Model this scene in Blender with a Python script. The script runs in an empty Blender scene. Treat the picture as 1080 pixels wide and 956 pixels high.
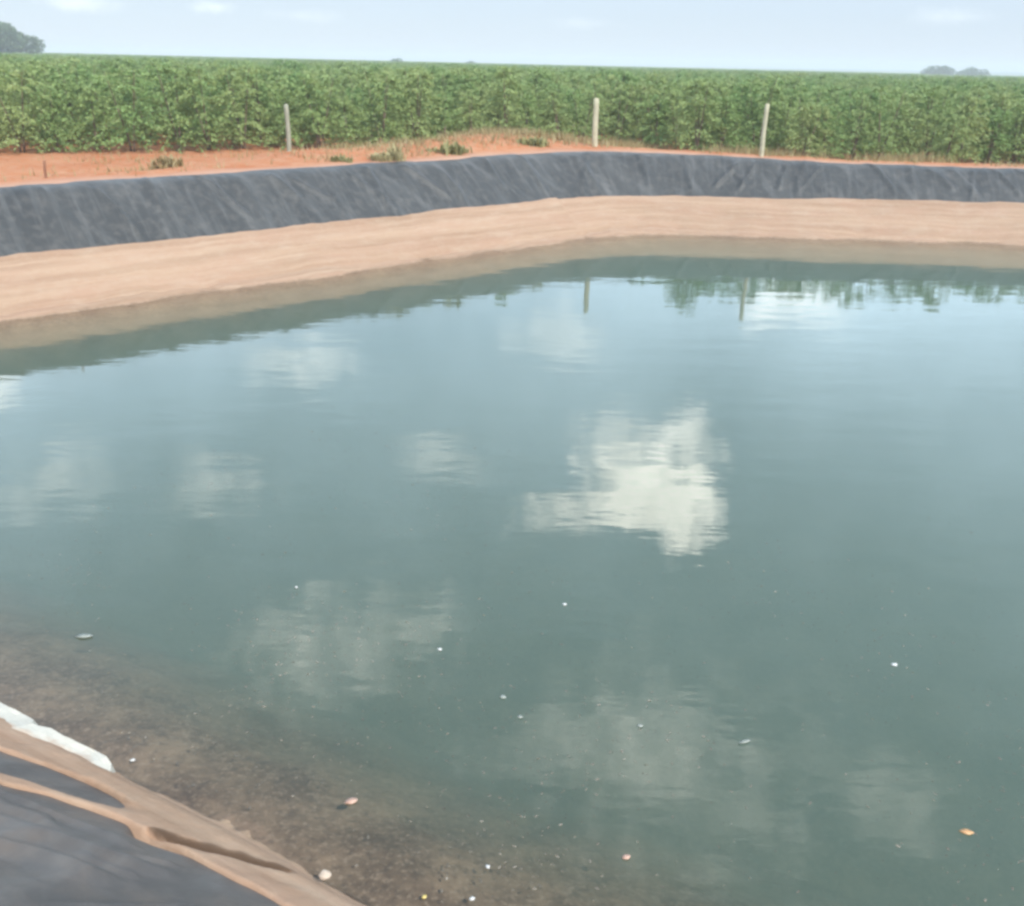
import bpy, bmesh, math, random
import numpy as np
from mathutils import Matrix, Vector

random.seed(7)
rng = np.random.default_rng(11)
scene = bpy.context.scene
COL = scene.collection
R = math.radians

# ------------------------------------------------------------------ helpers
def link(o):
    COL.objects.link(o)
    return o

def tag(o, label=None, cat=None, group=None, kind=None):
    if label: o["label"] = label
    if cat: o["category"] = cat
    if group: o["group"] = group
    if kind: o["kind"] = kind
    return o

def mesh_np(name, V, F, mat=None, parent=None, uv=None, smooth=True):
    me = bpy.data.meshes.new(name)
    V = np.asarray(V, dtype=np.float64)
    me.from_pydata(V.tolist(), [], F if isinstance(F, list) else np.asarray(F).tolist())
    if uv is not None:
        lay = me.uv_layers.new(name="UVMap")
        li = np.empty(len(me.loops), dtype=np.int32)
        me.loops.foreach_get("vertex_index", li)
        lay.data.foreach_set("uv", np.asarray(uv, dtype=np.float32)[li].ravel())
    if smooth:
        me.polygons.foreach_set("use_smooth", [True] * len(me.polygons))
    if mat: me.materials.append(mat)
    me.update()
    o = link(bpy.data.objects.new(name, me))
    if parent: o.parent = parent
    return o

def empty(name, loc, rz=0.0):
    o = link(bpy.data.objects.new(name, None))
    o.location = loc
    o.rotation_euler = (0, 0, rz)
    o.empty_display_size = 0.2
    return o

def hash2(i, j, seed):
    n = np.sin(i * 127.1 + j * 311.7 + seed * 74.7) * 43758.5453
    return n - np.floor(n)

def vnoise(x, y, seed=0):
    xi = np.floor(x); yi = np.floor(y)
    fx = x - xi; fy = y - yi
    fx = fx * fx * (3 - 2 * fx); fy = fy * fy * (3 - 2 * fy)
    a = hash2(xi, yi, seed); b = hash2(xi + 1, yi, seed)
    c = hash2(xi, yi + 1, seed); d = hash2(xi + 1, yi + 1, seed)
    return (a + (b - a) * fx) * (1 - fy) + (c + (d - c) * fx) * fy - 0.5

def fbm(x, y, seed=0, octs=4):
    v = 0; a = 1.0
    for k in range(octs):
        v = v + a * vnoise(x * 2 ** k, y * 2 ** k, seed + k * 13)
        a *= 0.5
    return v

def sstep(a, b, x):
    t = np.clip((x - a) / (b - a), 0, 1)
    return t * t * (3 - 2 * t)

# ------------------------------------------------------------------ materials
class NT:
    def __init__(self, tree):
        self.t = tree; self.n = tree.nodes; self.l = tree.links
    def node(self, typ, **kw):
        nd = self.n.new(typ)
        for k, v in kw.items():
            if k == "ins":
                for kk, vv in v.items():
                    if isinstance(vv, bpy.types.NodeSocket): self.l.new(vv, nd.inputs[kk])
                    else: nd.inputs[kk].default_value = vv
            else: setattr(nd, k, v)
        return nd
    def rot(self, vec, s, r):
        nd = self.n.new("ShaderNodeMapping"); nd.vector_type = "TEXTURE"; nd.inputs["Rotation"].default_value = (0, 0, r); nd.inputs["Scale"].default_value = (1 / s[0], 1 / s[1], 1)
        self.l.new(vec, nd.inputs["Vector"])
        return nd.outputs[0]
    def math(self, op, a, b=None, clamp=False):
        nd = self.n.new("ShaderNodeMath"); nd.operation = op; nd.use_clamp = clamp
        for i, v in enumerate((a, b)):
            if v is None: continue
            if isinstance(v, bpy.types.NodeSocket): self.l.new(v, nd.inputs[i])
            else: nd.inputs[i].default_value = v
        return nd.outputs[0]
    def mix(self, fac, a, b, blend="MIX"):
        nd = self.n.new("ShaderNodeMix"); nd.data_type = "RGBA"; nd.blend_type = blend
        for k, v in ((0, fac), (6, a), (7, b)):
            if isinstance(v, bpy.types.NodeSocket): self.l.new(v, nd.inputs[k])
            else: nd.inputs[k].default_value = v if k == 0 else (*v, 1) if len(v) == 3 else v
        return nd.outputs[2]
    def noise(self, vec, scale, detail=4, rough=0.55, dim=None):
        nd = self.node("ShaderNodeTexNoise", ins={"Scale": scale, "Detail": detail, "Roughness": rough})
        if vec is not None: self.l.new(vec, nd.inputs["Vector"])
        return nd.outputs["Fac"]
    def ramp(self, fac, stops):
        nd = self.n.new("ShaderNodeValToRGB")
        cr = nd.color_ramp
        while len(cr.elements) < len(stops): cr.elements.new(0.5)
        for e, (p, c) in zip(cr.elements, stops):
            e.position = p
            e.color = (c, c, c, 1) if isinstance(c, (int, float)) else (*c, 1)
        self.l.new(fac, nd.inputs[0])
        return nd.outputs[0]
    def scale(self, vec, s):
        nd = self.n.new("ShaderNodeMapping"); nd.inputs["Scale"].default_value = s
        self.l.new(vec, nd.inputs["Vector"])
        return nd.outputs[0]

def newmat(name):
    m = bpy.data.materials.new(name); m.use_nodes = True
    nt = NT(m.node_tree)
    b = m.node_tree.nodes["Principled BSDF"]
    return m, nt, b

def bump(nt, b, h, strength=0.5, dist=0.02):
    bp = nt.node("ShaderNodeBump", ins={"Strength": strength, "Distance": dist, "Height": h})
    nt.l.new(bp.outputs[0], b.inputs["Normal"])

def simple(name, c1, c2, scale=6.0, rough=0.8, spec=0.3, bumps=0.0, bd=0.01):
    m, nt, b = newmat(name)
    tc = nt.node("ShaderNodeTexCoord").outputs["Object"]
    n = nt.noise(tc, scale, 5)
    nt.l.new(nt.mix(nt.ramp(n, [(0.3, 0.0), (0.7, 1.0)]), c1, c2), b.inputs["Base Color"])
    b.inputs["Roughness"].default_value = rough
    b.inputs["Specular IOR Level"].default_value = spec
    if bumps: bump(nt, b, n, bumps, bd)
    return m

def mat_ground():
    m, nt, b = newmat("red_soil")
    g = nt.node("ShaderNodeNewGeometry").outputs["Position"]
    n1 = nt.noise(g, 0.35, 6); n2 = nt.noise(g, 3.0, 6); n3 = nt.noise(g, 22.0, 4)
    c = nt.mix(nt.ramp(n1, [(0.35, 0.0), (0.65, 1.0)]), (0.42, 0.150, 0.062), (0.47, 0.205, 0.10))
    c = nt.mix(nt.ramp(n2, [(0.4, 0.0), (0.75, 0.8)]), c, (0.50, 0.29, 0.18))
    c = nt.mix(nt.ramp(n3, [(0.5, 0.0), (0.8, 0.5)]), c, (0.25, 0.11, 0.06))
    uvs = nt.node("ShaderNodeSeparateXYZ"); nt.l.new(nt.node("ShaderNodeTexCoord").outputs["UV"], uvs.inputs[0])
    dd = uvs.outputs[1]
    dusty = nt.math("MULTIPLY", nt.ramp(nt.math("SUBTRACT", nt.math("ADD", dd, nt.math("MULTIPLY", n2, 0.9)), 3.2), [(0.15, 0.75), (0.95, 0.0)]), 1.0)
    c = nt.mix(dusty, c, (0.44, 0.31, 0.24))       # pale dust trampled along the rim
    c = nt.mix(nt.math("DIVIDE", nt.math("SUBTRACT", dd, 500.0), 500.0, True), c, (0.085, 0.13, 0.05))   # far fields are green
    nt.l.new(c, b.inputs["Base Color"])
    b.inputs["Roughness"].default_value = 0.95
    b.inputs["Specular IOR Level"].default_value = 0.1
    bump(nt, b, nt.math("ADD", n2, nt.math("MULTIPLY", n3, 0.4)), 0.6, 0.05)
    return m

def mat_mud():
    m, nt, b = newmat("bank_silt")
    uv = nt.node("ShaderNodeTexCoord").outputs["UV"]
    g = nt.node("ShaderNodeNewGeometry").outputs["Position"]
    band = nt.noise(nt.scale(uv, (0.14, 6.0, 1)), 1.0, 6, 0.68)      # old water lines along the bank
    blot = nt.noise(nt.scale(uv, (0.55, 2.4, 1)), 1.0, 5, 0.6)
    fine = nt.noise(g, 9.0, 6)
    grit = nt.noise(g, 60.0, 4)
    c = nt.mix(nt.ramp(band, [(0.36, 0.0), (0.60, 1.0)]), (0.31, 0.20, 0.13), (0.415, 0.285, 0.195))
    c = nt.mix(nt.ramp(blot, [(0.40, 0.0), (0.65, 0.45)]), c, (0.39, 0.24, 0.165))
    c = nt.mix(nt.ramp(fine, [(0.5, 0.0), (0.8, 0.25)]), c, (0.47, 0.37, 0.275))
    pale = nt.noise(nt.scale(uv, (0.7, 2.6, 1)), 1.7, 5, 0.6)
    c = nt.mix(nt.ramp(pale, [(0.50, 0.0), (0.70, 0.30)]), c, (0.48, 0.38, 0.285))
    c = nt.mix(nt.ramp(grit, [(0.6, 0.0), (0.85, 0.25)]), c, (0.27, 0.165, 0.10))
    # under the old water level the bed is wet dark silt
    z = nt.node("ShaderNodeSeparateXYZ"); nt.l.new(g, z.inputs[0])
    wet = nt.math("MULTIPLY", nt.math("SUBTRACT", 0.03, nt.math("ADD", z.outputs[2], nt.math("MULTIPLY", nt.math("SUBTRACT", fine, 0.5), 0.06))), 22.0, True)
    deep = nt.mix(nt.ramp(nt.math("ADD", nt.math("MULTIPLY", nt.noise(g, 1.6, 5), 0.6), nt.math("MULTIPLY", nt.noise(g, 11.0, 5), 0.4)), [(0.38, 0.0), (0.62, 1.0)]), (0.13, 0.092, 0.06), (0.31, 0.225, 0.145))
    deep = nt.mix(nt.ramp(nt.noise(g, 26.0, 4, 0.6), [(0.52, 0.0), (0.66, 0.7)]), deep, (0.40, 0.31, 0.22))
    deep = nt.mix(nt.ramp(nt.noise(g, 17.0, 4, 0.6), [(0.55, 0.0), (0.7, 0.6)]), deep, (0.09, 0.07, 0.05))
    c = nt.mix(wet, c, deep)
    da = nt.node("ShaderNodeAttribute", attribute_name="crack_shade")          # shade of the open crack, painted as dark brown
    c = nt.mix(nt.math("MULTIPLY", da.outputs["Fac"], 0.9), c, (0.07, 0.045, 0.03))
    nt.l.new(c, b.inputs["Base Color"])
    nt.l.new(nt.math("SUBTRACT", 0.92, nt.math("MULTIPLY", wet, 0.4)), b.inputs["Roughness"])
    b.inputs["Specular IOR Level"].default_value = 0.2
    bump(nt, b, nt.math("ADD", fine, nt.math("MULTIPLY", grit, 0.35)), 0.5, 0.03)
    return m

def mat_liner(name="black_geomembrane", a=(0.043, 0.045, 0.045), bb=(0.068, 0.070, 0.069), silt=0.0):
    m, nt, b = newmat(name)
    uv = nt.node("ShaderNodeTexCoord").outputs["UV"]
    g = nt.node("ShaderNodeNewGeometry").outputs["Position"]
    dust = nt.noise(nt.scale(uv, (0.9, 0.5, 1)), 1.0, 6, 0.6)
    runs = nt.noise(nt.scale(uv, (5.0, 0.5, 1)), 1.0, 4, 0.6)
    diag = nt.noise(nt.rot(uv, (2.6, 0.45), R(32)), 1.0, 5, 0.6)
    fine = nt.noise(g, 5.0, 6)
    c = nt.mix(nt.ramp(dust, [(0.3, 0.0), (0.7, 1.0)]), a, bb)
    if silt: c = nt.mix(nt.ramp(nt.noise(g, 1.6, 6, 0.65), [(0.45, 0.0), (0.72, silt)]), c, (0.24, 0.18, 0.135))
    c = nt.mix(nt.ramp(runs, [(0.5, 0.0), (0.75, 0.35)]), c, (0.20, 0.20, 0.195))
    c = nt.mix(nt.ramp(diag, [(0.52, 0.0), (0.72, 0.38)]), c, (0.17, 0.17, 0.165))
    c = nt.mix(nt.ramp(fine, [(0.48, 0.0), (0.8, 0.3)]), c, (0.21, 0.19, 0.17))
    nt.l.new(c, b.inputs["Base Color"])
    nt.l.new(nt.ramp(fine, [(0.3, 0.42), (0.7, 0.62)]), b.inputs["Roughness"])
    b.inputs["Specular IOR Level"].default_value = 0.32
    bump(nt, b, nt.math("ADD", fine, nt.noise(g, 2.0, 3)), 0.35, 0.04)
    return m

def mat_leaf(name, dark, light, warm, trans=0.25):
    m, nt, b = newmat(name)
    gi = nt.node("ShaderNodeNewGeometry")
    oi = nt.node("ShaderNodeObjectInfo").outputs["Random"]
    r = gi.outputs["Random Per Island"]
    pos = nt.noise(gi.outputs["Position"], 0.13, 3)
    c = nt.mix(r, dark, light)
    c = nt.mix(nt.ramp(nt.math("ADD", nt.math("MULTIPLY", oi, 0.5), nt.math("MULTIPLY", pos, 0.6)), [(0.3, 0.0), (0.8, 0.75)]), c, warm)
    nt.l.new(c, b.inputs["Base Color"])
    b.inputs["Roughness"].default_value = 0.5
    b.inputs["Specular IOR Level"].default_value = 0.35
    tr = nt.node("ShaderNodeBsdfTranslucent"); nt.l.new(c, tr.inputs[0])
    mx = nt.node("ShaderNodeMixShader", ins={0: trans})
    nt.l.new(b.outputs[0], mx.inputs[1]); nt.l.new(tr.outputs[0], mx.inputs[2])
    nt.l.new(mx.outputs[0], nt.n["Material Output"].inputs["Surface"])
    return m

def mat_water():
    m, nt, b = newmat("pond_water")
    nt.n.remove(b)
    g = nt.node("ShaderNodeNewGeometry").outputs["Position"]
    w1 = nt.noise(nt.scale(g, (0.55, 1.6, 1)), 1.0, 3, 0.5)
    w2 = nt.noise(nt.scale(g, (2.6, 7.5, 1)), 1.0, 3, 0.55)
    w3 = nt.noise(g, 22.0, 2, 0.5)
    patch = nt.ramp(nt.noise(g, 0.22, 3), [(0.4, 0.15), (0.65, 1.0)])
    h = nt.math("ADD", nt.math("MULTIPLY", w1, 0.9), nt.math("MULTIPLY", nt.math("ADD", nt.math("MULTIPLY", w2, 0.22), nt.math("MULTIPLY", w3, 0.028)), patch))
    bp = nt.node("ShaderNodeBump", ins={"Strength": 1.0, "Distance": WAVE, "Height": h})
    fr = nt.node("ShaderNodeFresnel", ins={"IOR": 1.5})
    nt.l.new(bp.outputs[0], fr.inputs["Normal"])
    gl = nt.node("ShaderNodeBsdfGlossy", ins={"Color": (1, 1, 1, 1), "Roughness": 0.025})
    nt.l.new(bp.outputs[0], gl.inputs["Normal"])
    tr = nt.node("ShaderNodeBsdfTransparent", ins={"Color": (1, 1, 1, 1)})
    mx = nt.node("ShaderNodeMixShader")
    nt.l.new(fr.outputs[0], mx.inputs[0]); nt.l.new(tr.outputs[0], mx.inputs[1]); nt.l.new(gl.outputs[0], mx.inputs[2])
    out = nt.n["Material Output"]
    nt.l.new(mx.outputs[0], out.inputs["Surface"])
    sc = nt.node("ShaderNodeVolumeScatter", ins={"Color": (0.59, 0.82, 0.72, 1), "Density": 0.62, "Anisotropy": 0.2})
    ab = nt.node("ShaderNodeVolumeAbsorption", ins={"Color": (0.40, 0.66, 0.55, 1), "Density": 0.56})
    ad = nt.node("ShaderNodeAddShader")
    nt.l.new(sc.outputs[0], ad.inputs[0]); nt.l.new(ab.outputs[0], ad.inputs[1])
    nt.l.new(ad.outputs[0], out.inputs["Volume"])
    return m

def mat_sheet():
    m, nt, b = newmat("white_plastic")
    tc = nt.node("ShaderNodeTexCoord")
    sp = nt.node("ShaderNodeSeparateXYZ"); nt.l.new(tc.outputs["UV"], sp.inputs[0])
    n = nt.noise(tc.outputs["Object"], 7.0, 5); n2 = nt.noise(tc.outputs["Object"], 25.0, 4)
    c = nt.mix(n2, (0.50, 0.47, 0.39), (0.62, 0.59, 0.51))
    dirt = nt.ramp(nt.math("ADD", nt.math("MULTIPLY", sp.outputs[1], 0.8), nt.math("MULTIPLY", nt.math("SUBTRACT", n, 0.5), 1.3)), [(0.42, 0.0), (0.70, 0.9)])
    c = nt.mix(dirt, c, (0.46, 0.33, 0.23))
    nt.l.new(c, b.inputs["Base Color"]); b.inputs["Roughness"].default_value = 0.55
    bump(nt, b, n2, 0.4, 0.01)
    return m

WAVE = 0.0065
M = {
    "ground": mat_ground(), "mud": mat_mud(), "liner": mat_liner(), "liner_near": mat_liner("dusty_geomembrane", (0.066, 0.061, 0.058), (0.102, 0.094, 0.088), 0.45), "water": mat_water(),
    "leaf": mat_leaf("crop_leaf", (0.165, 0.27, 0.085), (0.31, 0.44, 0.16), (0.40, 0.445, 0.18)),
    "treeleaf": mat_leaf("tree_leaf", (0.08, 0.13, 0.06), (0.16, 0.23, 0.11), (0.16, 0.22, 0.11)),
    "drygrass": mat_leaf("dry_grass", (0.30, 0.22, 0.10), (0.46, 0.36, 0.19), (0.22, 0.24, 0.09), 0.2),
    "weed": mat_leaf("weed_leaf", (0.22, 0.23, 0.09), (0.40, 0.38, 0.17), (0.44, 0.36, 0.19), 0.2),
    "stem": simple("stem_bark", (0.14, 0.10, 0.07), (0.24, 0.18, 0.13), 8, 0.9),
    "bark": simple("tree_bark", (0.10, 0.08, 0.06), (0.18, 0.15, 0.12), 5, 0.9),
    "wood": simple("weathered_post", (0.42, 0.385, 0.26), (0.56, 0.51, 0.36), 7, 0.85, 0.2, 0.4, 0.01),
    "greywood": simple("grey_post", (0.28, 0.28, 0.21), (0.38, 0.37, 0.28), 7, 0.85, 0.2, 0.4, 0.01),
    "redwood": simple("soil_stained_stake", (0.22, 0.10, 0.06), (0.30, 0.15, 0.09), 7, 0.9),
    "sheet": mat_sheet(),
    "foam": simple("white_foam", (0.58, 0.58, 0.55), (0.72, 0.72, 0.69), 30, 0.8),
    "pinkleaf": simple("pale_pink_leaf", (0.50, 0.30, 0.22), (0.62, 0.42, 0.32), 30, 0.6),
    "orangeleaf": simple("orange_leaf", (0.52, 0.25, 0.10), (0.68, 0.45, 0.24), 25, 0.6),
    "greyleaf": simple("grey_green_leaf", (0.26, 0.28, 0.24), (0.40, 0.42, 0.37), 30, 0.7),
    "yellowleaf": simple("yellow_leaf", (0.60, 0.45, 0.12), (0.74, 0.60, 0.25), 30, 0.6),
    "litter": simple("water_litter", (0.15, 0.13, 0.10), (0.30, 0.27, 0.22), 6, 0.8),
    "stone": simple("pale_stone", (0.45, 0.36, 0.28), (0.60, 0.50, 0.40), 25, 0.9),
}

# ------------------------------------------------------------------ camera
H = 4.78
f = 935.0 / 1080.0
P = math.atan((478 - 67) / 935.0)
roll = R(1.0)
right0 = Vector((1, 0, 0)); up0 = Vector((0, math.sin(P), math.cos(P))); fwd = Vector((0, math.cos(P), -math.sin(P)))
right = right0 * math.cos(roll) + up0 * math.sin(roll)
up = -right0 * math.sin(roll) + up0 * math.cos(roll)
cam = bpy.data.cameras.new("camera")
cam.sensor_width = 36.0; cam.sensor_fit = "HORIZONTAL"; cam.lens = 36.0 * f
cam.clip_start = 0.1; cam.clip_end = 20000
co = link(bpy.data.objects.new("camera", cam))
mm = Matrix((right, up, -fwd)).transposed().to_4x4()
mm.translation = (0, 0, H)
co.matrix_world = mm
scene.camera = co

# ------------------------------------------------------------------ pond outline (waterline polygon with rounded corners)
PTS = [np.array(p, float) for p in [(3.41, 28.45), (26, 26.35), (22.1, -8.3), (-11.1, 9.4), (-13.3, 14.5)]]   # clockwise
RAD = [4.2, 4, 4, 3, 3]
NEAR_O = np.array((-4.07, 5.66)); NEAR_E = np.array((.882, -.471)); NEAR_N = np.array((-.471, -.882))

def perimeter(step, fine=None):
    n = len(PTS); arcs = []
    for i in range(n):
        p0, p1, p2 = PTS[i - 1], PTS[i], PTS[(i + 1) % n]
        a = (p1 - p0) / np.linalg.norm(p1 - p0); b = (p2 - p1) / np.linalg.norm(p2 - p1)
        ang = math.acos(np.clip(a @ b, -1, 1)); t = RAD[i] * math.tan(ang / 2)
        na = np.array((-a[1], a[0])); nb = np.array((-b[1], b[0]))     # outward for clockwise
        c = p1 - a * t - na * RAD[i]
        arcs.append((p1 - a * t, p1 + b * t, c, na, nb, ang, RAD[i]))
    pos = []; nor = []
    for i in range(n):
        s, e, c, na, nb, ang, r = arcs[i]
        k = max(10, int(r * ang / step * 2.0))
        for q in range(k):
            u = q / k
            v = na * math.sin((1 - u) * ang) + nb * math.sin(u * ang); v /= np.linalg.norm(v)
            pos.append(c + v * r); nor.append(v)
        e2 = arcs[(i + 1) % n][0]
        L = np.linalg.norm(e2 - e); x = 0.0
        d = (e2 - e) / L
        while x < L - 0.005:
            p = e + d * x
            pos.append(p); nor.append(nb)
            st = step
            if fine:
                al = (p - NEAR_O) @ NEAR_E; dn = (p - NEAR_O) @ NEAR_N
                if abs(dn) < 0.3 and -2.0 < al < 6.0: st = fine
            x += st
    pos = np.array(pos); nor = np.array(nor)
    s = np.concatenate(([0], np.cumsum(np.linalg.norm(np.diff(pos, axis=0), axis=1))))
    return pos, nor, s

def near_coord(X, Y):
    a = (X - NEAR_O[0]) * NEAR_E[0] + (Y - NEAR_O[1]) * NEAR_E[1]
    d = (X - NEAR_O[0]) * NEAR_N[0] + (Y - NEAR_O[1]) * NEAR_N[1]
    return a, d

def near_mask(X, Y):        # 1 on the near bank
    a, d = near_coord(X, Y)
    return sstep(-1.5, -0.2, d + 0.0) * sstep(14, 10, Y)

def k_rim(X, Y):            # the far right bank is a little lower
    return 1.0 - 0.11 * sstep(3, 13, X) * sstep(15, 22, Y)

def mound(X, Y):
    ux, uy = 0.80, 0.60
    u = (X + 1.0) * ux + (Y - 33.0) * uy; v = -(X + 1.0) * uy + (Y - 33.0) * ux
    h = 0.62 * np.exp(-(u / 4.0) ** 2 - (v / 1.9) ** 2)
    u2 = (X + 6.5) * ux + (Y - 29.5) * uy; v2 = -(X + 6.5) * uy + (Y - 29.5) * ux
    return h + 0.35 * np.exp(-(u2 / 3.5) ** 2 - (v2 / 2.0) ** 2)

def tilt(d, X):
    return -0.006 * X * sstep(6, 34, d)

def profile(d):
    d = np.asarray(d, float)
    under = -1.30 * (np.clip(-d, 0, 3) / 2.4) ** 1.5
    slope = np.where(d >= 0, 0.78 * np.minimum(d, 2.45), under)
    crest = 0.20 * (1 - np.exp(-np.maximum(d - 2.45, 0) / 0.26)) * (d > 2.45)
    drop = -0.41 * sstep(4.0, 8.0, d)
    return slope + crest + drop

def base_z(d, X, Y):
    z = profile(d)
    pos = z > 0
    return np.where(pos, z * k_rim(X, Y), z)

def loft(pos, nor, s, ds):
    N = len(pos); K = len(ds)
    X = pos[:, 0][:, None] + nor[:, 0][:, None] * ds[None]
    Y = pos[:, 1][:, None] + nor[:, 1][:, None] * ds[None]
    S = np.repeat(s[:, None], K, 1); D = np.repeat(ds[None], N, 0)
    return X, Y, S, D

def loft_faces(N, K, closed=True):
    i = np.arange(N if closed else N - 1)[:, None]; j = np.arange(K - 1)[None]
    i2 = (i + 1) % N
    return np.stack([(i * K + j), (i * K + j + 1), (i2 * K + j + 1), (i2 * K + j)], -1).reshape(-1, 4)

pos, nor, ss = perimeter(0.13, 0.02)

def mud_line(X, Y, S):
    nm = near_mask(X, Y)
    a, dd = near_coord(X, Y)
    far = 1.22 + 0.22 * sstep(4, 14, X) * sstep(15, 22, Y) + 0.07 * fbm(S * 0.3, S * 0 + 3.3, 5, 3) + 0.03 * fbm(S * 1.7, S * 0 + 1.3, 7, 3)
    near = np.interp(a, [-2, 1.0, 1.66, 1.85, 2.07, 2.3, 2.5, 3.5, 5], [1.1, 1.08, 0.93, 0.79, 0.70, 0.63, 0.60, 0.59, 0.62]) + 0.025 * fbm(a * 3.0, a * 0 + 2.1, 3, 3)
    return far * (1 - nm) + near * nm

CRACK = np.array([(2.45, 0.585), (2.58, 0.56), (2.67, 0.52), (2.82, 0.45), (2.93, 0.36), (3.1, 0.29), (3.25, 0.22)])
def dist_poly(A, D, P):
    best = np.full(A.shape, 9.0); tt = np.zeros(A.shape)
    for q in range(len(P) - 1):
        p, r = P[q], P[q + 1]; v = r - p; L2 = v @ v
        t = np.clip(((A - p[0]) * v[0] + (D - p[1]) * v[1]) / L2, 0, 1)
        dd = np.hypot(A - p[0] - t * v[0], D - p[1] - t * v[1])
        m = dd < best
        best = np.where(m, dd, best); tt = np.where(m, (q + t) / (len(P) - 1), tt)
    return best, tt

def mud_thick(X, Y, S, D):
    nm = near_mask(X, Y)
    a, dn = near_coord(X, Y)
    dm = mud_line(X, Y, S)
    # far banks: terraced silt with little water-line steps
    t = 0.075 + 0.035 * fbm(S * 0.6, D * 2.2, 21, 4) + 0.022 * vnoise(S * 0.3, D * 5.0, 31) + 0.02 * fbm(S * 3, D * 5, 23, 3)
    # gullies washed through the far right bank
    t = t + 0.035 * fbm(S * 1.1, D * 0.5, 41, 4)
    far = np.where(D < dm, t, 0.0)
    far = far * (1 - sstep(dm - 0.06, dm + 0.01, D)) - 0.10 * sstep(dm - 0.05, dm + 0.05, D)
    # near bank, at close range
    tn = 0.055 + 0.030 * fbm(a * 1.6, dn * 2.4, 51, 4) + 0.010 * fbm(a * 9, dn * 9, 53, 4)
    edge = 0.10 + 0.05 * fbm(a * 1.1, a * 0, 57, 3)
    tn = tn + 0.035 * np.exp(-((dn - edge - 0.10) / 0.09) ** 2)              # silt lip along the water
    lo = np.interp(a, [1.0, 1.34, 1.63, 1.91, 2.2], [0.60, 0.48, 0.42, 0.41, 0.43])
    hi = np.interp(a, [1.0, 1.48, 1.74, 1.99, 2.2], [0.90, 0.83, 0.71, 0.62, 0.52])
    wob = 0.02 * fbm(a * 6, dn * 6, 61, 3)
    inside = sstep(lo - 0.03, lo + 0.03, dn + wob) * sstep(hi + 0.03, hi - 0.03, dn + wob) * sstep(2.3, 1.85, a + 3 * wob)
    tn = tn * (1 - inside) - 0.05 * inside
    dc, tt = dist_poly(a, dn, CRACK)
    wid = 0.027 * np.sin(np.pi * np.clip(tt, 0, 1)) ** 0.5 + 0.004
    tn = tn - 0.10 * np.exp(-(dc / wid) ** 2)
    tn = tn * (1 - sstep(dm - 0.05, dm + 0.01, D)) - 0.08 * sstep(dm - 0.04, dm + 0.04, D)
    return far * (1 - nm) + tn * nm

# --- pond bed and silt bank
ds = np.concatenate([np.linspace(-2.4, -0.6, 13), np.linspace(-0.5, 0.0, 14), np.linspace(0.018, 1.7, 92)])
X, Y, S, D = loft(pos, nor, ss, ds)
nm = near_mask(X, Y)
T = mud_thick(X, Y, S, D)
edge_w = 0.10 * fbm(S * 0.5, D * 0.3, 71, 4) + 0.05 * fbm(S * 2.0, D, 73, 3)
Z = base_z(D, X, Y) + T + np.where(nm > 0.5, 0, edge_w * sstep(1.0, 0.0, D))
Z = Z - 0.075 * nm * sstep(0.35, 0.0, D) + 0.03 * nm * fbm(S * 2.2, D * 2.0, 77, 4) * sstep(0.5, 0.0, np.abs(D))
V = np.stack([X, Y, Z], -1).reshape(-1, 3)
N_, K_ = X.shape
F = loft_faces(N_, K_).tolist()
F.append([i * K_ for i in range(N_)][::1])
bank = mesh_np("silt_bank", V, F, M["mud"], uv=np.stack([S, D], -1).reshape(-1, 2))
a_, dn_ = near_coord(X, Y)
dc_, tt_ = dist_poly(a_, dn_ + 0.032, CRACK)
crack_shade = np.exp(-(dc_ / (0.042 * np.sin(np.pi * np.clip(tt_, 0.02, 0.98)) ** 0.5 * (1 + 0.8 * vnoise(a_ * 14, dn_ * 9, 5)))) ** 4) * nm  # mask for the crack's painted shade, shifted towards the water side
at0 = bank.data.attributes.new("crack_shade", "FLOAT", "POINT"); at0.data.foreach_set("value", crack_shade.reshape(-1).astype(np.float32))
tag(bank, kind="structure")

# --- ground outside: rim, berm, field out to the horizon
ds = np.concatenate([np.linspace(1.3, 2.4, 8), np.linspace(2.5, 3.6, 24), np.linspace(3.75, 9, 30), np.linspace(9.4, 22, 36),
                     [24, 27, 31, 37, 46, 60, 85, 130, 220, 400, 800, 1600, 3200, 6000]])
pos2, nor2, ss2 = perimeter(0.13)
X, Y, S, D = loft(pos2, nor2, ss2, ds)
lip = 2.98 + 0.16 * fbm(S * 0.55, S * 0, 81, 4) + 0.05 * fbm(S * 3.0, S * 0, 83, 3)
rise = -0.10 + 0.14 * sstep(lip - 0.05, lip + 0.08, D)
rough = (0.05 * fbm(X * 0.8, Y * 0.8, 91, 5) + 0.03 * fbm(X * 3, Y * 3, 93, 4)) * sstep(2.9, 3.4, D) * sstep(60, 20, D)
Z = base_z(D, X, Y) + rise + rough + mound(X, Y)
Z = np.where(D > 40, 1.70, Z) + tilt(D, X) * sstep(2500, 1300, D)
V = np.stack([X, Y, Z], -1).reshape(-1, 3)
N_, K_ = X.shape
ground = mesh_np("ground", V, loft_faces(N_, K_), M["ground"], uv=np.stack([S, D], -1).reshape(-1, 2))
tag(ground, kind="structure")

def poly_d(x, y):            # distance outside the waterline
    best = -9
    n = len(PTS)
    for i in range(n):
        a, b = PTS[i], PTS[(i + 1) % n]
        t = (b - a) / np.linalg.norm(b - a)
        best = max(best, (x - a[0]) * -t[1] + (y - a[1]) * t[0])
    return best

def gz(x, y):
    d = poly_d(x, y)
    return float(base_z(np.array(d), np.array(x), np.array(y)) + 0.03 + mound(np.array(x), np.array(y)) + tilt(np.array(d), x)) if d < 40 else 1.70 - 0.006 * x

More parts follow.
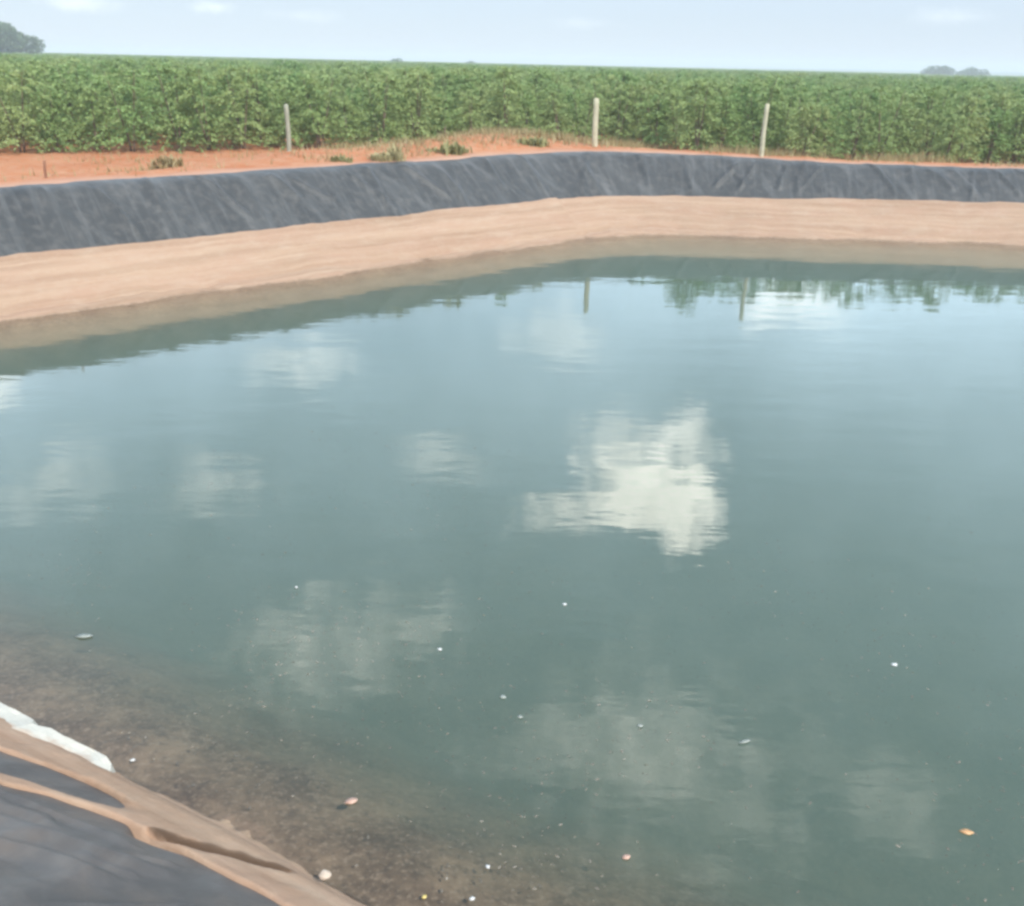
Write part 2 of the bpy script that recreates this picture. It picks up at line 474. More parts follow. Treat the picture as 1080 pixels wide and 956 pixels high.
# --- black plastic liner
def ridges(A, D, lst):
    h = np.zeros(A.shape)
    for (a0, d0, a1, d1, w, amp) in lst:
        v = np.array((a1 - a0, d1 - d0)); L2 = v @ v; L = math.sqrt(L2)
        t = ((A - a0) * v[0] + (D - d0) * v[1]) / L2
        wob = 0.12 * w / 0.1 * vnoise(t * 4 + a0, t * 0 + d0, 5) * 0.5
        c = ((A - a0) * -v[1] + (D - d0) * v[0]) / L + wob
        env = sstep(-0.12, 0.1, t) * sstep(1.12, 0.9, t)
        h += amp * env * np.exp(-(c / w) ** 2)
    return h

def liner_mesh(name, pos, nor, s, sel, rows, fn, label, soft, drop=None):
    idx = np.where(sel)[0]
    # keep the run contiguous
    br = np.where(np.diff(idx) > 1)[0]
    if len(br): idx = np.concatenate([idx[br[0] + 1:], idx[:br[0] + 1]])
    p, n_ = pos[idx], nor[idx]
    sl = np.concatenate(([0], np.cumsum(np.linalg.norm(np.diff(p, axis=0), axis=1))))
    K = len(rows)
    u = np.asarray(rows)
    dm = mud_line(p[:, 0], p[:, 1], s[idx])
    lo = dm - 0.30; hi = 3.22
    nm_ = near_mask(p[:, 0], p[:, 1])
    lo = lo * (1 - nm_) + np.minimum(lo, 0.22) * nm_
    D = lo[:, None] + (hi - lo)[:, None] * u[None]
    X = p[:, 0][:, None] + n_[:, 0][:, None] * D; Y = p[:, 1][:, None] + n_[:, 1][:, None] * D
    S = np.repeat(sl[:, None], K, 1)
    h = fn(X, Y, S, D)
    env = sstep(0.02, soft, u)[None] * (1 - 0.9 * sstep(0.92, 1.0, u)[None])
    tuck = -0.10 * sstep(3.05, 3.2, D)
    z0 = base_z(D, X, Y) + 0.012 + tuck
    hn = h * env
    X = X - n_[:, 0][:, None] * hn * 0.6; Y = Y - n_[:, 1][:, None] * hn * 0.6
    Z = z0 + hn * 0.8
    if drop: Z = Z - drop(X, Y)
    V = np.stack([X, Y, Z], -1).reshape(-1, 3)
    o = mesh_np(name, V, loft_faces(len(idx), K, False), M["liner_near" if drop else "liner"], uv=np.stack([S, D], -1).reshape(-1, 2))
    tag(o, label, "pond liner")
    return o

posL, norL, sL = perimeter(0.06)
selF = (posL[:, 1] > 11.0) | (posL[:, 0] > 18)
def far_fn(X, Y, S, D):
    r2 = np.random.default_rng(5)
    h = 0.03 + 0.05 * fbm(S * 0.45, D * 0.6, 101, 4) + 0.022 * fbm(S * 1.6 + D * 0.9, D * 0.9, 103, 4)
    lst = []
    smax = float(S.max()); s = 0.6
    while s < smax:
        run = r2.uniform(-0.9, 1.3); w = r2.uniform(0.05, 0.13); amp = r2.uniform(0.03, 0.10)
        d0 = r2.uniform(2.4, 3.0); d1 = r2.uniform(0.9, 1.9)
        lst.append((s, d0, s + run, d1, w, amp))
        s += r2.uniform(0.35, 1.5)
    h = h + ridges(S, D, lst)
    # slack folds along the rim
    h = h + 0.06 * np.maximum(0, vnoise(S * 1.5, S * 0 + 2, 107)) * sstep(2.2, 2.8, D)
    return h
rows = np.linspace(0, 1, 44)
liner_mesh("pond_liner", posL, norL, sL, selF, rows, far_fn, "long dusty dark grey plastic liner with diagonal folds covering the far banks", 0.40)

selN = None
aN = (pos - NEAR_O) @ NEAR_E; dN = (pos - NEAR_O) @ NEAR_N
selN = (np.abs(dN) < 0.05) & (aN > -6.5) & (aN < 16)
def near_fn(X, Y, S, D):
    a, dn = near_coord(X, Y)
    h = 0.012 + 0.03 * np.maximum(-0.3, fbm(a * 0.9, D * 1.2, 111, 3)) + 0.014 * fbm(a * 2.5 + D * 2, D * 3.0, 113, 4) + 0.004 * fbm(a * 9, D * 9, 117, 3)
    lst = [(1.3, 1.45, 2.3, 1.05, 0.05, 0.05), (2.0, 1.30, 2.9, 0.95, 0.04, 0.035), (1.5, 1.05, 2.6, 0.80, 0.03, 0.025),
           (2.3, 1.25, 3.0, 0.85, 0.05, 0.03), (2.0, 1.6, 2.9, 1.15, 0.06, 0.045), (2.6, 1.0, 2.9, 0.75, 0.025, 0.02),
           (0.6, 1.6, 1.9, 1.15, 0.07, 0.05), (1.9, 1.15, 2.25, 1.0, 0.02, 0.03), (2.65, 1.12, 2.95, 1.02, 0.02, 0.025),
           (3.1, 1.5, 3.6, 0.8, 0.06, 0.04), (4.0, 1.9, 4.6, 0.8, 0.06, 0.05), (5.2, 2.2, 5.9, 0.9, 0.07, 0.05), (-1.0, 2.0, 0.2, 1.2, 0.07, 0.05)]
    return h * sstep(0.5, 0.95, D) + ridges(a, D, lst)
def crack_drop(X, Y):
    a, dn = near_coord(X, Y)
    dc, tt = dist_poly(a, dn, CRACK)
    return 0.16 * np.exp(-(dc / 0.07) ** 2)
rowsN = np.concatenate([np.linspace(0, 0.42, 80), np.linspace(0.43, 1, 50)])
liner_mesh("pond_liner", pos, nor, ss, selN, rowsN, near_fn, "crumpled dark plastic liner on the near bank below the viewer", 0.1, crack_drop)

# --- water
posW, norW, sW = perimeter(0.5)
ring = posW + norW * 0.55
n = len(ring)
Vw = [(x, y, 0.0) for x, y in ring] + [(x, y, -2.6) for x, y in ring]
Fw = [list(range(n - 1, -1, -1)), list(range(n, 2 * n))] + [[i, (i + 1) % n, n + (i + 1) % n, n + i] for i in range(n)]
water = mesh_np("water", Vw, Fw, M["water"], smooth=False)
bmw = bmesh.new(); bmw.from_mesh(water.data); bmesh.ops.recalc_face_normals(bmw, faces=bmw.faces); bmw.to_mesh(water.data); bmw.free()
tag(water, kind="structure")

# ------------------------------------------------------------------ white plastic sheet at the near edge
def near_pt(a, d, lift=0.0):
    p = NEAR_O + NEAR_E * a + NEAR_N * d
    return (p[0], p[1], 0.78 * max(d, -0.05) + lift)

def white_sheet():
    na, nd = 34, 8
    A = np.sort(np.linspace(-0.9, 1.50, na) + np.concatenate(([0], rng.uniform(-0.025, 0.025, na - 2), [0]))); V = []; uv = []
    for a in A:
        top = np.interp(a, [-0.9, -0.17, 0.23, 0.45, 0.58, 0.66, 0.73, 1.05, 1.25, 1.40, 1.5], [-0.04, 0.03, 0.03, 0.0, 0.0, 0.10, 0.02, 0.03, 0.02, 0.04, 0.14])
        bot = np.interp(a, [-0.9, 0.0, 0.41, 0.53, 0.75, 0.96, 1.08, 1.24, 1.40, 1.5], [0.42, 0.40, 0.36, 0.36, 0.34, 0.29, 0.22, 0.17, 0.22, 0.20])
        for j in range(nd):
            u = j / (nd - 1)
            d = top + (bot - top) * u + 0.03 * float(fbm(np.array(a * 7.0), np.array(u * 1.5), 139, 3))
            # folded-over roll at the water side, then draped down the silt
            rollh = 0.06 * math.exp(-((u - 0.14) / 0.15) ** 2)
            fold = 0.022 * abs(float(fbm(np.array(a * 7 - u * 4), np.array(u * 5.0 + a * 4), 137, 3))) + 0.014 * float(fbm(np.array(a * 5 + u * 1.5), np.array(u * 2.0), 131, 3)) + 0.016 * math.sin(a * 9 + u * 3) * u
            endd = float(sstep(1.5, 1.34, np.array(a)))
            rise_ = min(1.0, u / 0.10); rollh = 0.10 * rise_ * (1 - u) ** 1.3
            lift = (0.012 + (rollh + fold * rise_) * endd) * (1 if 0 < j else 0.0)
            if j == 0: lift = -0.03
            if j == nd - 1: lift = 0.012
            V.append(near_pt(a, d, lift)); uv.append((a, u))
    i = np.arange(na - 1)[:, None]; j = np.arange(nd - 1)[None]
    Fc = np.stack([i * nd + j, i * nd + j + 1, (i + 1) * nd + j + 1, (i + 1) * nd + j], -1).reshape(-1, 4)
    o = mesh_np("plastic_sheet", V, Fc, M["sheet"], uv=uv, smooth=False)
    sol = o.modifiers.new("thickness", "SOLIDIFY"); sol.thickness = 0.006
    tag(o, "crumpled white plastic sheet folded over the silt at the near water edge", "plastic sheet")
white_sheet()

# ------------------------------------------------------------------ floating bits on the water
def flake(name, x, y, L, W, mat, label, cat, rz, z=0.004, curl=0.15, thick=0.004, leaf=True):
    bm = bmesh.new()
    k = 14
    ctr = bm.verts.new((0, 0, thick))
    rim = []
    for q in range(k):
        t = 2 * math.pi * q / k
        r = 1 + (random.uniform(-0.12, 0.12) if leaf else random.uniform(-0.45, 0.3))
        cx = math.cos(t); sy = math.sin(t)
        if leaf: sy *= (1 - 0.45 * cx * cx) * 1.1
        rim.append(bm.verts.new((cx * L / 2 * r, sy * W / 2 * r, thick * 0.6 + curl * L * 0.35 * abs(sy) + curl * L * 0.25 * max(0, cx) ** 2)))
    for q in range(k): bm.faces.new((ctr, rim[q], rim[(q + 1) % k]))
    low = [bm.verts.new((v.co.x * 0.9, v.co.y * 0.9, v.co.z - thick * 1.2)) for v in rim]
    for q in range(k): bm.faces.new((rim[q], low[q], low[(q + 1) % k], rim[(q + 1) % k]))
    bm.faces.new(low)
    bmesh.ops.recalc_face_normals(bm, faces=bm.faces)
    me = bpy.data.meshes.new(name); bm.to_mesh(me); bm.free(); me.materials.append(M[mat])
    for pl in me.polygons: pl.use_smooth = True
    o = link(bpy.data.objects.new(name, me)); o.location = (x, y, z); o.rotation_euler = (0, 0, rz)
    tag(o, label, cat)
    return o
FL = [
 ("foam_fleck", -2.11, 7.47, .036, .028, "foam", "white foam fleck on the water left of the middle, highest on the left side", "foam fleck", False),
 ("foam_fleck", 0.53, 7.25, .042, .032, "foam", "white foam fleck afloat just below the large bright cloud reflection", "foam fleck", False),
 ("foam_fleck", -0.61, 6.50, .042, .032, "foam", "bright white foam fleck beside the lower left cloud reflection", "foam fleck", False),
 ("foam_fleck", 3.38, 6.39, .058, .036, "foam", "white foam fleck floating alone on the right side of the pond", "foam fleck", False),
 ("floating_leaf", -1.09, 4.72, .095, .055, "pinkleaf", "pale pink leaf floating in the shallows near the silt bank", "leaf", True),
 ("floating_leaf", 3.16, 4.54, .10, .05, "orangeleaf", "orange brown leaf floating near the bottom right corner", "leaf", True),
 ("floating_leaf", -3.82, 6.60, .16, .06, "greyleaf", "long grey leaf floating at the far left in the dull shallows", "leaf", True),
 ("floating_leaf", -0.04, 5.87, .06, .04, "greyleaf", "small grey green leaf floating near the middle, the upper of two close ones", "leaf", True),
 ("floating_leaf", 0.10, 5.63, .05, .035, "greyleaf", "tiny grey green leaf floating near the middle, the lower of two close ones", "leaf", True),
 ("foam_fleck", -2.77, 5.08, .036, .028, "foam", "small white foam fleck close beside the end of the white plastic sheet", "foam fleck", False),
 ("floating_leaf", 1.84, 5.39, .11, .03, "greyleaf", "thin grey leaf floating over the murky green patch right of the middle", "leaf", True),
 ("floating_leaf", 0.80, 4.28, .06, .04, "pinkleaf", "small pink brown leaf floating low in the picture right of the middle", "leaf", True),
 ("foam_fleck", -0.11, 4.18, .03, .026, "foam", "tiny white speck of foam low in the picture above the bottom edge", "foam fleck", False),
 ("foam_fleck", -0.20, 3.94, .03, .026, "foam", "tiny white speck of foam at the very bottom of the picture", "foam fleck", False),
 ("floating_leaf", -0.50, 3.95, .035, .025, "yellowleaf", "small yellow leaf at the bottom edge where silt meets water", "leaf", True),
 ("floating_leaf", 1.05, 5.55, .05, .035, "greyleaf", "small pale grey leaf at the edge of the murky green patch", "leaf", True),
]
for nme, x, y, L, W, mt, lab, cat, lf in FL:
    flake(nme, x, y, L, W, mt, lab, cat, random.uniform(-0.5, 0.5), leaf=lf, thick=0.012 if not lf else 0.004)

# loose litter and scum scattered over the near water
def litter():
    V = []; Fc = []
    cnt = 0
    while cnt < 3200:
        a = random.uniform(-2.5, 10); d = -abs(random.gauss(0, 3.0)) - 0.02
        p = NEAR_O + NEAR_E * a + NEAR_N * d
        if poly_d(p[0], p[1]) > -0.1 or p[1] < 1.5: continue
        cl = float(fbm(np.array(p[0] * 0.9), np.array(p[1] * 0.9), 151, 3))
        if random.random() > 0.12 + 1.9 * max(0, cl): continue
        r = random.choice([.008, .009, .011, .014, .019]) ; t0 = random.uniform(0, 6.28); k = 5
        el = random.uniform(0.22, 0.6)
        b = len(V); zz = random.choice([0.002, -0.03, -0.07, -0.12, -0.18]); zz = max(zz, -0.10 * abs(d))
        V.append((p[0], p[1], zz + 0.004))
        for q in range(k):
            t = 2 * math.pi * q / k
            cx, sy = math.cos(t) * r * random.uniform(.7, 1.2), math.sin(t) * r * el * random.uniform(.7, 1.2)
            V.append((p[0] + cx * math.cos(t0) - sy * math.sin(t0), p[1] + cx * math.sin(t0) + sy * math.cos(t0), zz))
        for q in range(k): Fc.append([b, b + 1 + q, b + 1 + (q + 1) % k])
        cnt += 1
    o = mesh_np("floating_litter", V, Fc, M["litter"], smooth=False)
    tag(o, "fine brown specks of litter scattered over the shallow near water", "litter", kind="stuff")
litter()

def stone(a, d, r, label, sq=0.7):
    bm = bmesh.new(); bmesh.ops.create_icosphere(bm, subdivisions=3, radius=r)
    for v in bm.verts:
        c = v.co.normalized()
        k = 1 + 0.35 * float(fbm(np.array(c.x * 1.7 + a), np.array(c.y * 1.7 + c.z), 161, 3))
        v.co = Vector((v.co.x * k * 1.2, v.co.y * k, v.co.z * k * sq))
    me = bpy.data.meshes.new("pebble"); bm.to_mesh(me); bm.free(); me.materials.append(M["stone"])
    for pl in me.polygons: pl.use_smooth = True
    o = link(bpy.data.objects.new("pebble", me)); x, y, z = near_pt(a, d, 0.06 + r * 0.4); o.location = (x, y, z)
    tag(o, label, "pebble")
stone(3.40, 0.10, 0.032, "pale pebble on the edge of the near silt bank")

# ------------------------------------------------------------------ fence posts
def post(name, x, y, h, r, mat, lean, label, cat="fence post", group=None, zb=None):
    bm = bmesh.new()
    segs, rings = 12, 9
    rr = []
    for k in range(rings):
        t = k / (rings - 1)
        ring_ = []
        for q in range(segs):
            th = 2 * math.pi * q / segs
            rad = r * (1.08 - 0.14 * t) * (1 + 0.07 * math.sin(3 * th + x) + random.uniform(-0.03, 0.03))
            ring_.append(bm.verts.new((rad * math.cos(th) + 0.012 * math.sin(5 * t + x), rad * math.sin(th), -0.25 + t * (h + 0.25))))
        rr.append(ring_)
    for k in range(rings - 1):
        for q in range(segs):
            bm.faces.new((rr[k][q], rr[k][(q + 1) % segs], rr[k + 1][(q + 1) % segs], rr[k + 1][q]))
    top = bm.verts.new((0, 0, h + r * 0.35))
    for q in range(segs): bm.faces.new((rr[-1][q], rr[-1][(q + 1) % segs], top))
    bm.faces.new(rr[0])
    bmesh.ops.recalc_face_normals(bm, faces=bm.faces)
    me = bpy.data.meshes.new(name); bm.to_mesh(me); bm.free(); me.materials.append(M[mat])
    for pl in me.polygons: pl.use_smooth = True
    o = link(bpy.data.objects.new(name, me)); o.location = (x, y, gz(x, y) if zb is None else zb); o.rotation_euler = (0, lean, 0)
    tag(o, label, cat, group)
    return o
G = "wooden posts along the edge of the plantation"
post("fence_post", -7.27, 29.7, 1.42, 0.07, "greywood", R(1.0), "pale grey wooden post on the left behind the bare orange soil", group=G)
post("fence_post", 2.69, 32.5, 1.52, 0.095, "wood", R(-1.5), "thick pale wooden post behind the liner near the pond corner", group=G)
post("fence_post", 8.24, 31.5, 1.66, 0.075, "wood", R(-0.5), "slim pale wooden post on the right behind the far bank", group=G)
post("survey_stake", -10.9, 21.3, 0.42, 0.03, "redwood", R(3), "short reddish stake on the left bank above the liner", "stake")

# ------------------------------------------------------------------ foliage makers
def leaves_mesh(name, P_, Dv, Lr, Wr, mat, droop=0.25, parent=None):
    n = len(P_)
    P_ = np.asarray(P_); Dv = np.asarray(Dv); Dv = Dv / np.linalg.norm(Dv, axis=1)[:, None]
    upv = rng.normal(0, 0.55, (n, 3)) + np.array((0, 0, 1.0))
    side = np.cross(Dv, upv); side /= np.linalg.norm(side, axis=1)[:, None] + 1e-6
    nrm = np.cross(side, Dv)
    L = rng.uniform(*Lr, n)[:, None]; W = rng.uniform(*Wr, n)[:, None]
    mid = P_ + Dv * L * 0.5 + nrm * L * 0.06
    tip = P_ + Dv * L - nrm * L * droop
    V = np.stack([P_, mid + side * W * 0.5, tip, mid - side * W * 0.5], 1).reshape(-1, 3)
    b = np.arange(n)[:, None] * 4
    Fc = np.concatenate([b + np.array([[0, 1, 2]]), b + np.array([[0, 2, 3]])], 0)
    return mesh_np(name, V, Fc, mat, parent, smooth=False)

def tubes(name, segs, mat, parent=None, sides=6):
    V = []; Fc = []
    for pts, rads in segs:
        b0 = len(V)
        for p, r in zip(pts, rads):
            for q in range(sides):
                t = 2 * math.pi * q / sides
                V.append((p[0] + r * math.cos(t), p[1] + r * math.sin(t), p[2]))
        for k in range(len(pts) - 1):
            for q in range(sides):
                a = b0 + k * sides + q; c = b0 + k * sides + (q + 1) % sides
                Fc.append([a, c, c + sides, a + sides])
    return mesh_np(name, V, Fc, mat, parent)

BUSHG = "crop bushes of the plantation behind the pond"
def make_bush(seed, h, w):
    r = random.Random(seed)
    root = empty("crop_bush", (0, 0, 0))
    P_ = []; Dv = []; segs = []
    nst = r.choice([2, 3])
    for s_ in range(nst):
        ang = r.uniform(0, 6.28); ln = r.uniform(0.05, 0.3) * w
        pts = [(0.1 * math.cos(ang) * r.random(), 0.1 * math.sin(ang) * r.random(), -0.1)]
        for k in range(1, 6):
            t = k / 5
            pts.append((math.cos(ang) * ln * t, math.sin(ang) * ln * t, h * 0.93 * t))
        segs.append((pts, [0.035, 0.03, 0.025, 0.02, 0.014, 0.007]))
        nb = 36
        for q in range(nb):
            t = 0.10 + 0.90 * (q + r.random()) / nb
            z0 = h * 0.95 * t
            reach = w * 0.5 * (1.05 - 0.75 * max(0, t - 0.35) / 0.65) * r.uniform(0.6, 1.15)
            a2 = r.uniform(0, 6.28)
            ox, oy = math.cos(ang) * ln * t, math.sin(ang) * ln * t
            rise = r.uniform(0.0, 0.35); sag = r.uniform(0.15, 0.5)
            m = 8
            for j in range(2, m + 1):
                u = j / m
                px = ox + math.cos(a2) * reach * u; py = oy + math.sin(a2) * reach * u
                pz = z0 + reach * (rise * u - sag * u * u)
                if pz < 0.06: continue
                for sd in (-1, 1, 0):
                    if r.random() < 0.12: continue
                    aa = a2 + sd * r.uniform(0.5, 1.2)
                    P_.append((px + r.gauss(0, .03), py + r.gauss(0, .03), pz + r.gauss(0, .04)))
                    Dv.append((math.cos(aa), math.sin(aa), r.uniform(-0.5, 0.35)))
    leaves_mesh("foliage", P_, Dv, (0.10, 0.17), (0.05, 0.08), M["leaf"], parent=root)
    tubes("stem", segs, M["stem"], root, 5)
    return root

protos = [make_bush(30 + i, hh, ww) for i, (hh, ww) in enumerate([(2.45, 1.9), (2.6, 2.1), (2.25, 1.8), (2.5, 2.2), (2.35, 1.95), (2.7, 2.0)])]
used = set()
def place_bush(x, y, rz, sc, label):
    k = random.randrange(len(protos)); pr = protos[k]
    if k not in used:
        used.add(k); o = pr
    else:
        o = pr.copy(); COL.objects.link(o)
        for ch in pr.children:
            c = ch.copy(); COL.objects.link(c); c.parent = o
    o.location = (x, y, gz(x, y) - 0.06); o.rotation_euler = (0, 0, rz); o.scale = sc
    tag(o, label, "crop bush", BUSHG)
    return o

# crop rows: parallel to the front edge of the plantation on the left
E1 = np.array((.926, .378)); E2 = np.array((-.378, .926))
def field_ok(x, y):
    if poly_d(x, y) < 6.8: return False
    c = E2 @ np.array((x, y))
    return c > 34.7 - 1.15 * max(0.0, x - 3.0)
cands = []
fov_half = math.atan(540 / 935.0)
for r_ in range(-14, 36):
    for q in range(-75, 110):
        c = 35.3 + r_ * 2.3; a = q * 1.25 + (r_ % 2) * 0.6
        p = E1 * (a + random.uniform(-.22, .22)) + E2 * (c + random.uniform(-.2, .2))
        if p[1] < 15 or not field_ok(p[0], p[1]): continue
        az = math.atan2(p[0], p[1])
        if abs(az) > fov_half + 0.30: continue
        dd = math.hypot(*p)
        if dd > 110: continue
        cands.append((dd, p[0], p[1], abs(az) < fov_half + 0.03, az))
cands.sort()
inview = [c for c in cands if c[3]][:300]
indiv = set((c[1], c[2]) for c in inview)
def first_row(x, y):
    q = np.array((x, y)) - E2 * 2.5
    q2 = np.array((x, y - 3.2))
    return (not field_ok(q[0], q[1])) or (not field_ok(q2[0], q2[1]))
for (dd, x, y, _, az) in inview:
    s_ = random.uniform(0.80, 1.15)
    if first_row(x, y):
        if az < -0.13: lab = "leafy green crop bush in the front row behind the bare orange soil"
        elif az < 0.075: lab = "leafy green crop bush in the front row behind the heap of soil"
        else: lab = "leafy green crop bush in the front row right behind the far liner bank"
    else: lab = "leafy green crop bush among those behind the front row of the plantation"
    place_bush(x, y, random.uniform(0, 6.28), (s_ * random.uniform(.95, 1.1), s_ * random.uniform(.95, 1.1), s_), lab)

# the rest of the plantation, fading to the horizon
pts = []; scl = []
for (dd, x, y, _, az) in cands:
    if (x, y) in indiv: continue
    pts.append((x, y, gz(x, y) - 0.05)); s_ = random.uniform(.9, 1.12); scl.append((s_, s_, s_ * random.uniform(.95, 1.05)))
def band(r0, r1, dens, sxy):
    area = (fov_half + 0.22) * (r1 * r1 - r0 * r0)
    for _ in range(int(area * dens)):
        rr = math.sqrt(random.uniform(r0 * r0, r1 * r1)); az = random.uniform(-fov_half - .22, fov_half + .22)
        pts.append((rr * math.sin(az), rr * math.cos(az), 1.66 - 0.006 * rr * math.sin(az))); s_ = random.uniform(.88, 1.12)
        scl.append((sxy * s_, sxy * s_, s_))
band(109, 230, 0.16, 1.6)
band(229, 480, 0.07, 2.4)
band(479, 1300, 0.016, 5.0)
me = bpy.data.meshes.new("crop_field")
me.from_pydata(pts, [], [])
at_ = me.attributes.new("inst_scale", "FLOAT_VECTOR", "POINT"); at_.data.foreach_set("vector", np.array(scl, np.float32).ravel())
at_ = me.attributes.new("inst_rot", "FLOAT", "POINT"); at_.data.foreach_set("value", rng.uniform(0, 6.28, len(pts)).astype(np.float32))
at_ = me.attributes.new("inst_id", "INT", "POINT"); at_.data.foreach_set("value", rng.integers(0, 6, len(pts)).astype(np.int32))
fieldo = link(bpy.data.objects.new("crop_field", me))
tag(fieldo, "wide green crop plantation stretching away to the horizon beyond the pond", "crop field", kind="stuff")
ng = bpy.data.node_groups.new("crop_field", "GeometryNodeTree")
ng.interface.new_socket("Geometry", in_out="INPUT", socket_type="NodeSocketGeometry")
ng.interface.new_socket("Geometry", in_out="OUTPUT", socket_type="NodeSocketGeometry")
gi = ng.nodes.new("NodeGroupInput"); go = ng.nodes.new("NodeGroupOutput")
iop = ng.nodes.new("GeometryNodeInstanceOnPoints"); iop.inputs["Pick Instance"].default_value = True
g2i = ng.nodes.new("GeometryNodeGeometryToInstance")
for pr in reversed(protos):
    fo = [c for c in pr.children if c.name.startswith("foliage")][0]
    oi = ng.nodes.new("GeometryNodeObjectInfo"); oi.inputs["Object"].default_value = fo; oi.transform_space = "ORIGINAL"
    ng.links.new(oi.outputs["Geometry"], g2i.inputs[0])
def nattr(nm_, t):
    n_ = ng.nodes.new("GeometryNodeInputNamedAttribute"); n_.data_type = t; n_.inputs["Name"].default_value = nm_
    return [o for o in n_.outputs if o.enabled][0]
cx = ng.nodes.new("ShaderNodeCombineXYZ")
ng.links.new(nattr("inst_rot", "FLOAT"), cx.inputs["Z"])
ng.links.new(gi.outputs[0], iop.inputs["Points"]); ng.links.new(g2i.outputs[0], iop.inputs["Instance"])
ng.links.new(nattr("inst_id", "INT"), iop.inputs["Instance Index"])
e2r = ng.nodes.new("FunctionNodeEulerToRotation"); ng.links.new(cx.outputs[0], e2r.inputs[0]); ng.links.new(e2r.outputs[0], iop.inputs["Rotation"])
ng.links.new(nattr("inst_scale", "FLOAT_VECTOR"), iop.inputs["Scale"])
ng.links.new(iop.outputs[0], go.inputs[0])
md = fieldo.modifiers.new("plants", "NODES"); md.node_group = ng

# ------------------------------------------------------------------ trees on the horizon
def tree(x, y, h, rad, crown_h, label, seed, n_leaf=5200, leaf=(0.45, 0.8), flat=False):
    r = random.Random(seed); q = np.random.default_rng(seed)
    root = empty("tree", (x, y, 1.68 - 0.006 * x))
    zc = h - crown_h * 0.5
    segs = [([(0, 0, -0.2), (0.1, 0, zc * 0.5), (0.05, 0.1, zc)], [rad * .07, rad * .05, rad * .035])]
    clumps = []
    for k in range(26):
        a = r.uniform(0, 6.28); rr = rad * math.sqrt(r.random()) * 0.80
        zz = zc + (crown_h * 0.5) * (math.sqrt(max(0, 1 - (rr / rad) ** 2)) * r.uniform(-0.2 if flat else -0.7, 0.85))
        c = (rr * math.cos(a), rr * math.sin(a), zz)
        clumps.append((c, rad * r.uniform(0.2, 0.34)))
        segs.append(([(0, 0, zc * 0.45), (c[0] * 0.5, c[1] * 0.5, (zc * 0.5 + c[2]) * .5), c], [rad * .03, rad * .02, rad * .008]))
    P_ = []; Dv = []
    per = n_leaf // len(clumps)
    for c, cr in clumps:
        v = q.normal(0, 1, (per, 3)); v /= np.linalg.norm(v, axis=1)[:, None]
        rr = cr * q.uniform(0.45, 1.0, per)[:, None] ** 0.6
        p = np.array(c) + v * rr * np.array((1, 1, 0.62 if not flat else 0.4))
        P_.append(p); Dv.append(v + q.normal(0, .5, (per, 3)))
    leaves_mesh("crown", np.concatenate(P_), np.concatenate(Dv), leaf, (leaf[0] * .5, leaf[1] * .6), M["treeleaf"], parent=root)
    tubes("trunk", segs, M["bark"], root, 7)
    tag(root, label, "tree")
def at_px(px, py, dist):
    a = px - 540.; b = py - 478.
    u = a * math.cos(roll) + b * math.sin(roll)
    v = -a * math.sin(roll) + b * math.cos(roll)
    yy = 935 * math.cos(P) - v * math.sin(P)
    l = math.hypot(u, yy)
    return u / l * dist, yy / l * dist
x, y = at_px(2, 60, 330); tree(x, y, 10.0, 11.3, 9.0, "large rounded dark tree above the crop at the left edge", 3, 14000, (0.6, 1.1))
x, y = at_px(989, 76, 600); tree(x, y, 6.2, 8.4, 6.0, "distant low tree on the right horizon, the left one of a pair", 4, 5000, (0.6, 1.0))
x, y = at_px(1025, 77, 600); tree(x, y, 5.5, 9.6, 5.4, "distant wide flat tree on the right horizon, the right one of a pair", 5, 5000, (0.6, 1.0))
x, y = at_px(418, 67, 460); tree(x, y, 3.6, 3.4, 4.2, "small distant tree on the horizon left of the middle", 6, 1600, (0.6, 1.0))
x, y = at_px(497, 69, 500); tree(x, y, 3.5, 3.0, 4.0, "tiny distant tree on the horizon near the middle", 7, 1200, (0.6, 1.0))

# ------------------------------------------------------------------ weeds and dry grass
def tuft(name, x, y, w, h, n, mat, label, seed, part=None):
    q = np.random.default_rng(seed)
    a = q.uniform(0, 6.28, n); cxs = q.normal(0, w * 0.28, (5, 2)); ci = q.integers(0, 5, n)
    Pb = np.stack([cxs[ci, 0] + q.normal(0, w * .13, n), cxs[ci, 1] * .6 + q.normal(0, w * .1, n), np.zeros(n)], 1)
    hs = h * q.uniform(0.45, 1.15, 5)[ci]
    V = []; Fc = []
    for k in range(n):
        hh = hs[k] * q.uniform(.3, 1.1); out = q.uniform(0.03, .3) * w; wd = q.uniform(.012, .035)
        ca, sa = math.cos(a[k]), math.sin(a[k]); b = len(V); p = Pb[k]
        V += [(p[0] - sa * wd, p[1] + ca * wd, -0.05), (p[0] + sa * wd, p[1] - ca * wd, -0.05),
              (p[0] + ca * out * .4 + sa * wd, p[1] + sa * out * .4 - ca * wd, hh * .65), (p[0] + ca * out * .4 - sa * wd, p[1] + sa * out * .4 + ca * wd, hh * .65),
              (p[0] + ca * out, p[1] + sa * out, hh)]
        Fc += [[b, b + 1, b + 2, b + 3], [b + 3, b + 2, b + 4]]
    o = mesh_np(name, V, Fc, M[mat], smooth=False)
    o.location = (x, y, gz(x, y))
    tag(o, label, "weed")
tuft("grass_tuft", -9.14, 24.6, 0.75, 0.30, 260, "drygrass", "straw coloured grass tuft on the left bank top", 1)
tuft("weed_clump", -3.67, 27.0, 0.85, 0.42, 320, "weed", "green weed clump on the bank top in front of the soil heap", 2)
tuft("weed_clump", -2.1, 28.9, 1.2, 0.36, 320, "weed", "brownish low weed clump halfway along the soil heap", 3)
tuft("weed_clump", 0.4, 31.2, 0.9, 0.30, 260, "weed", "small green weed clump at the right foot of the soil heap", 4)
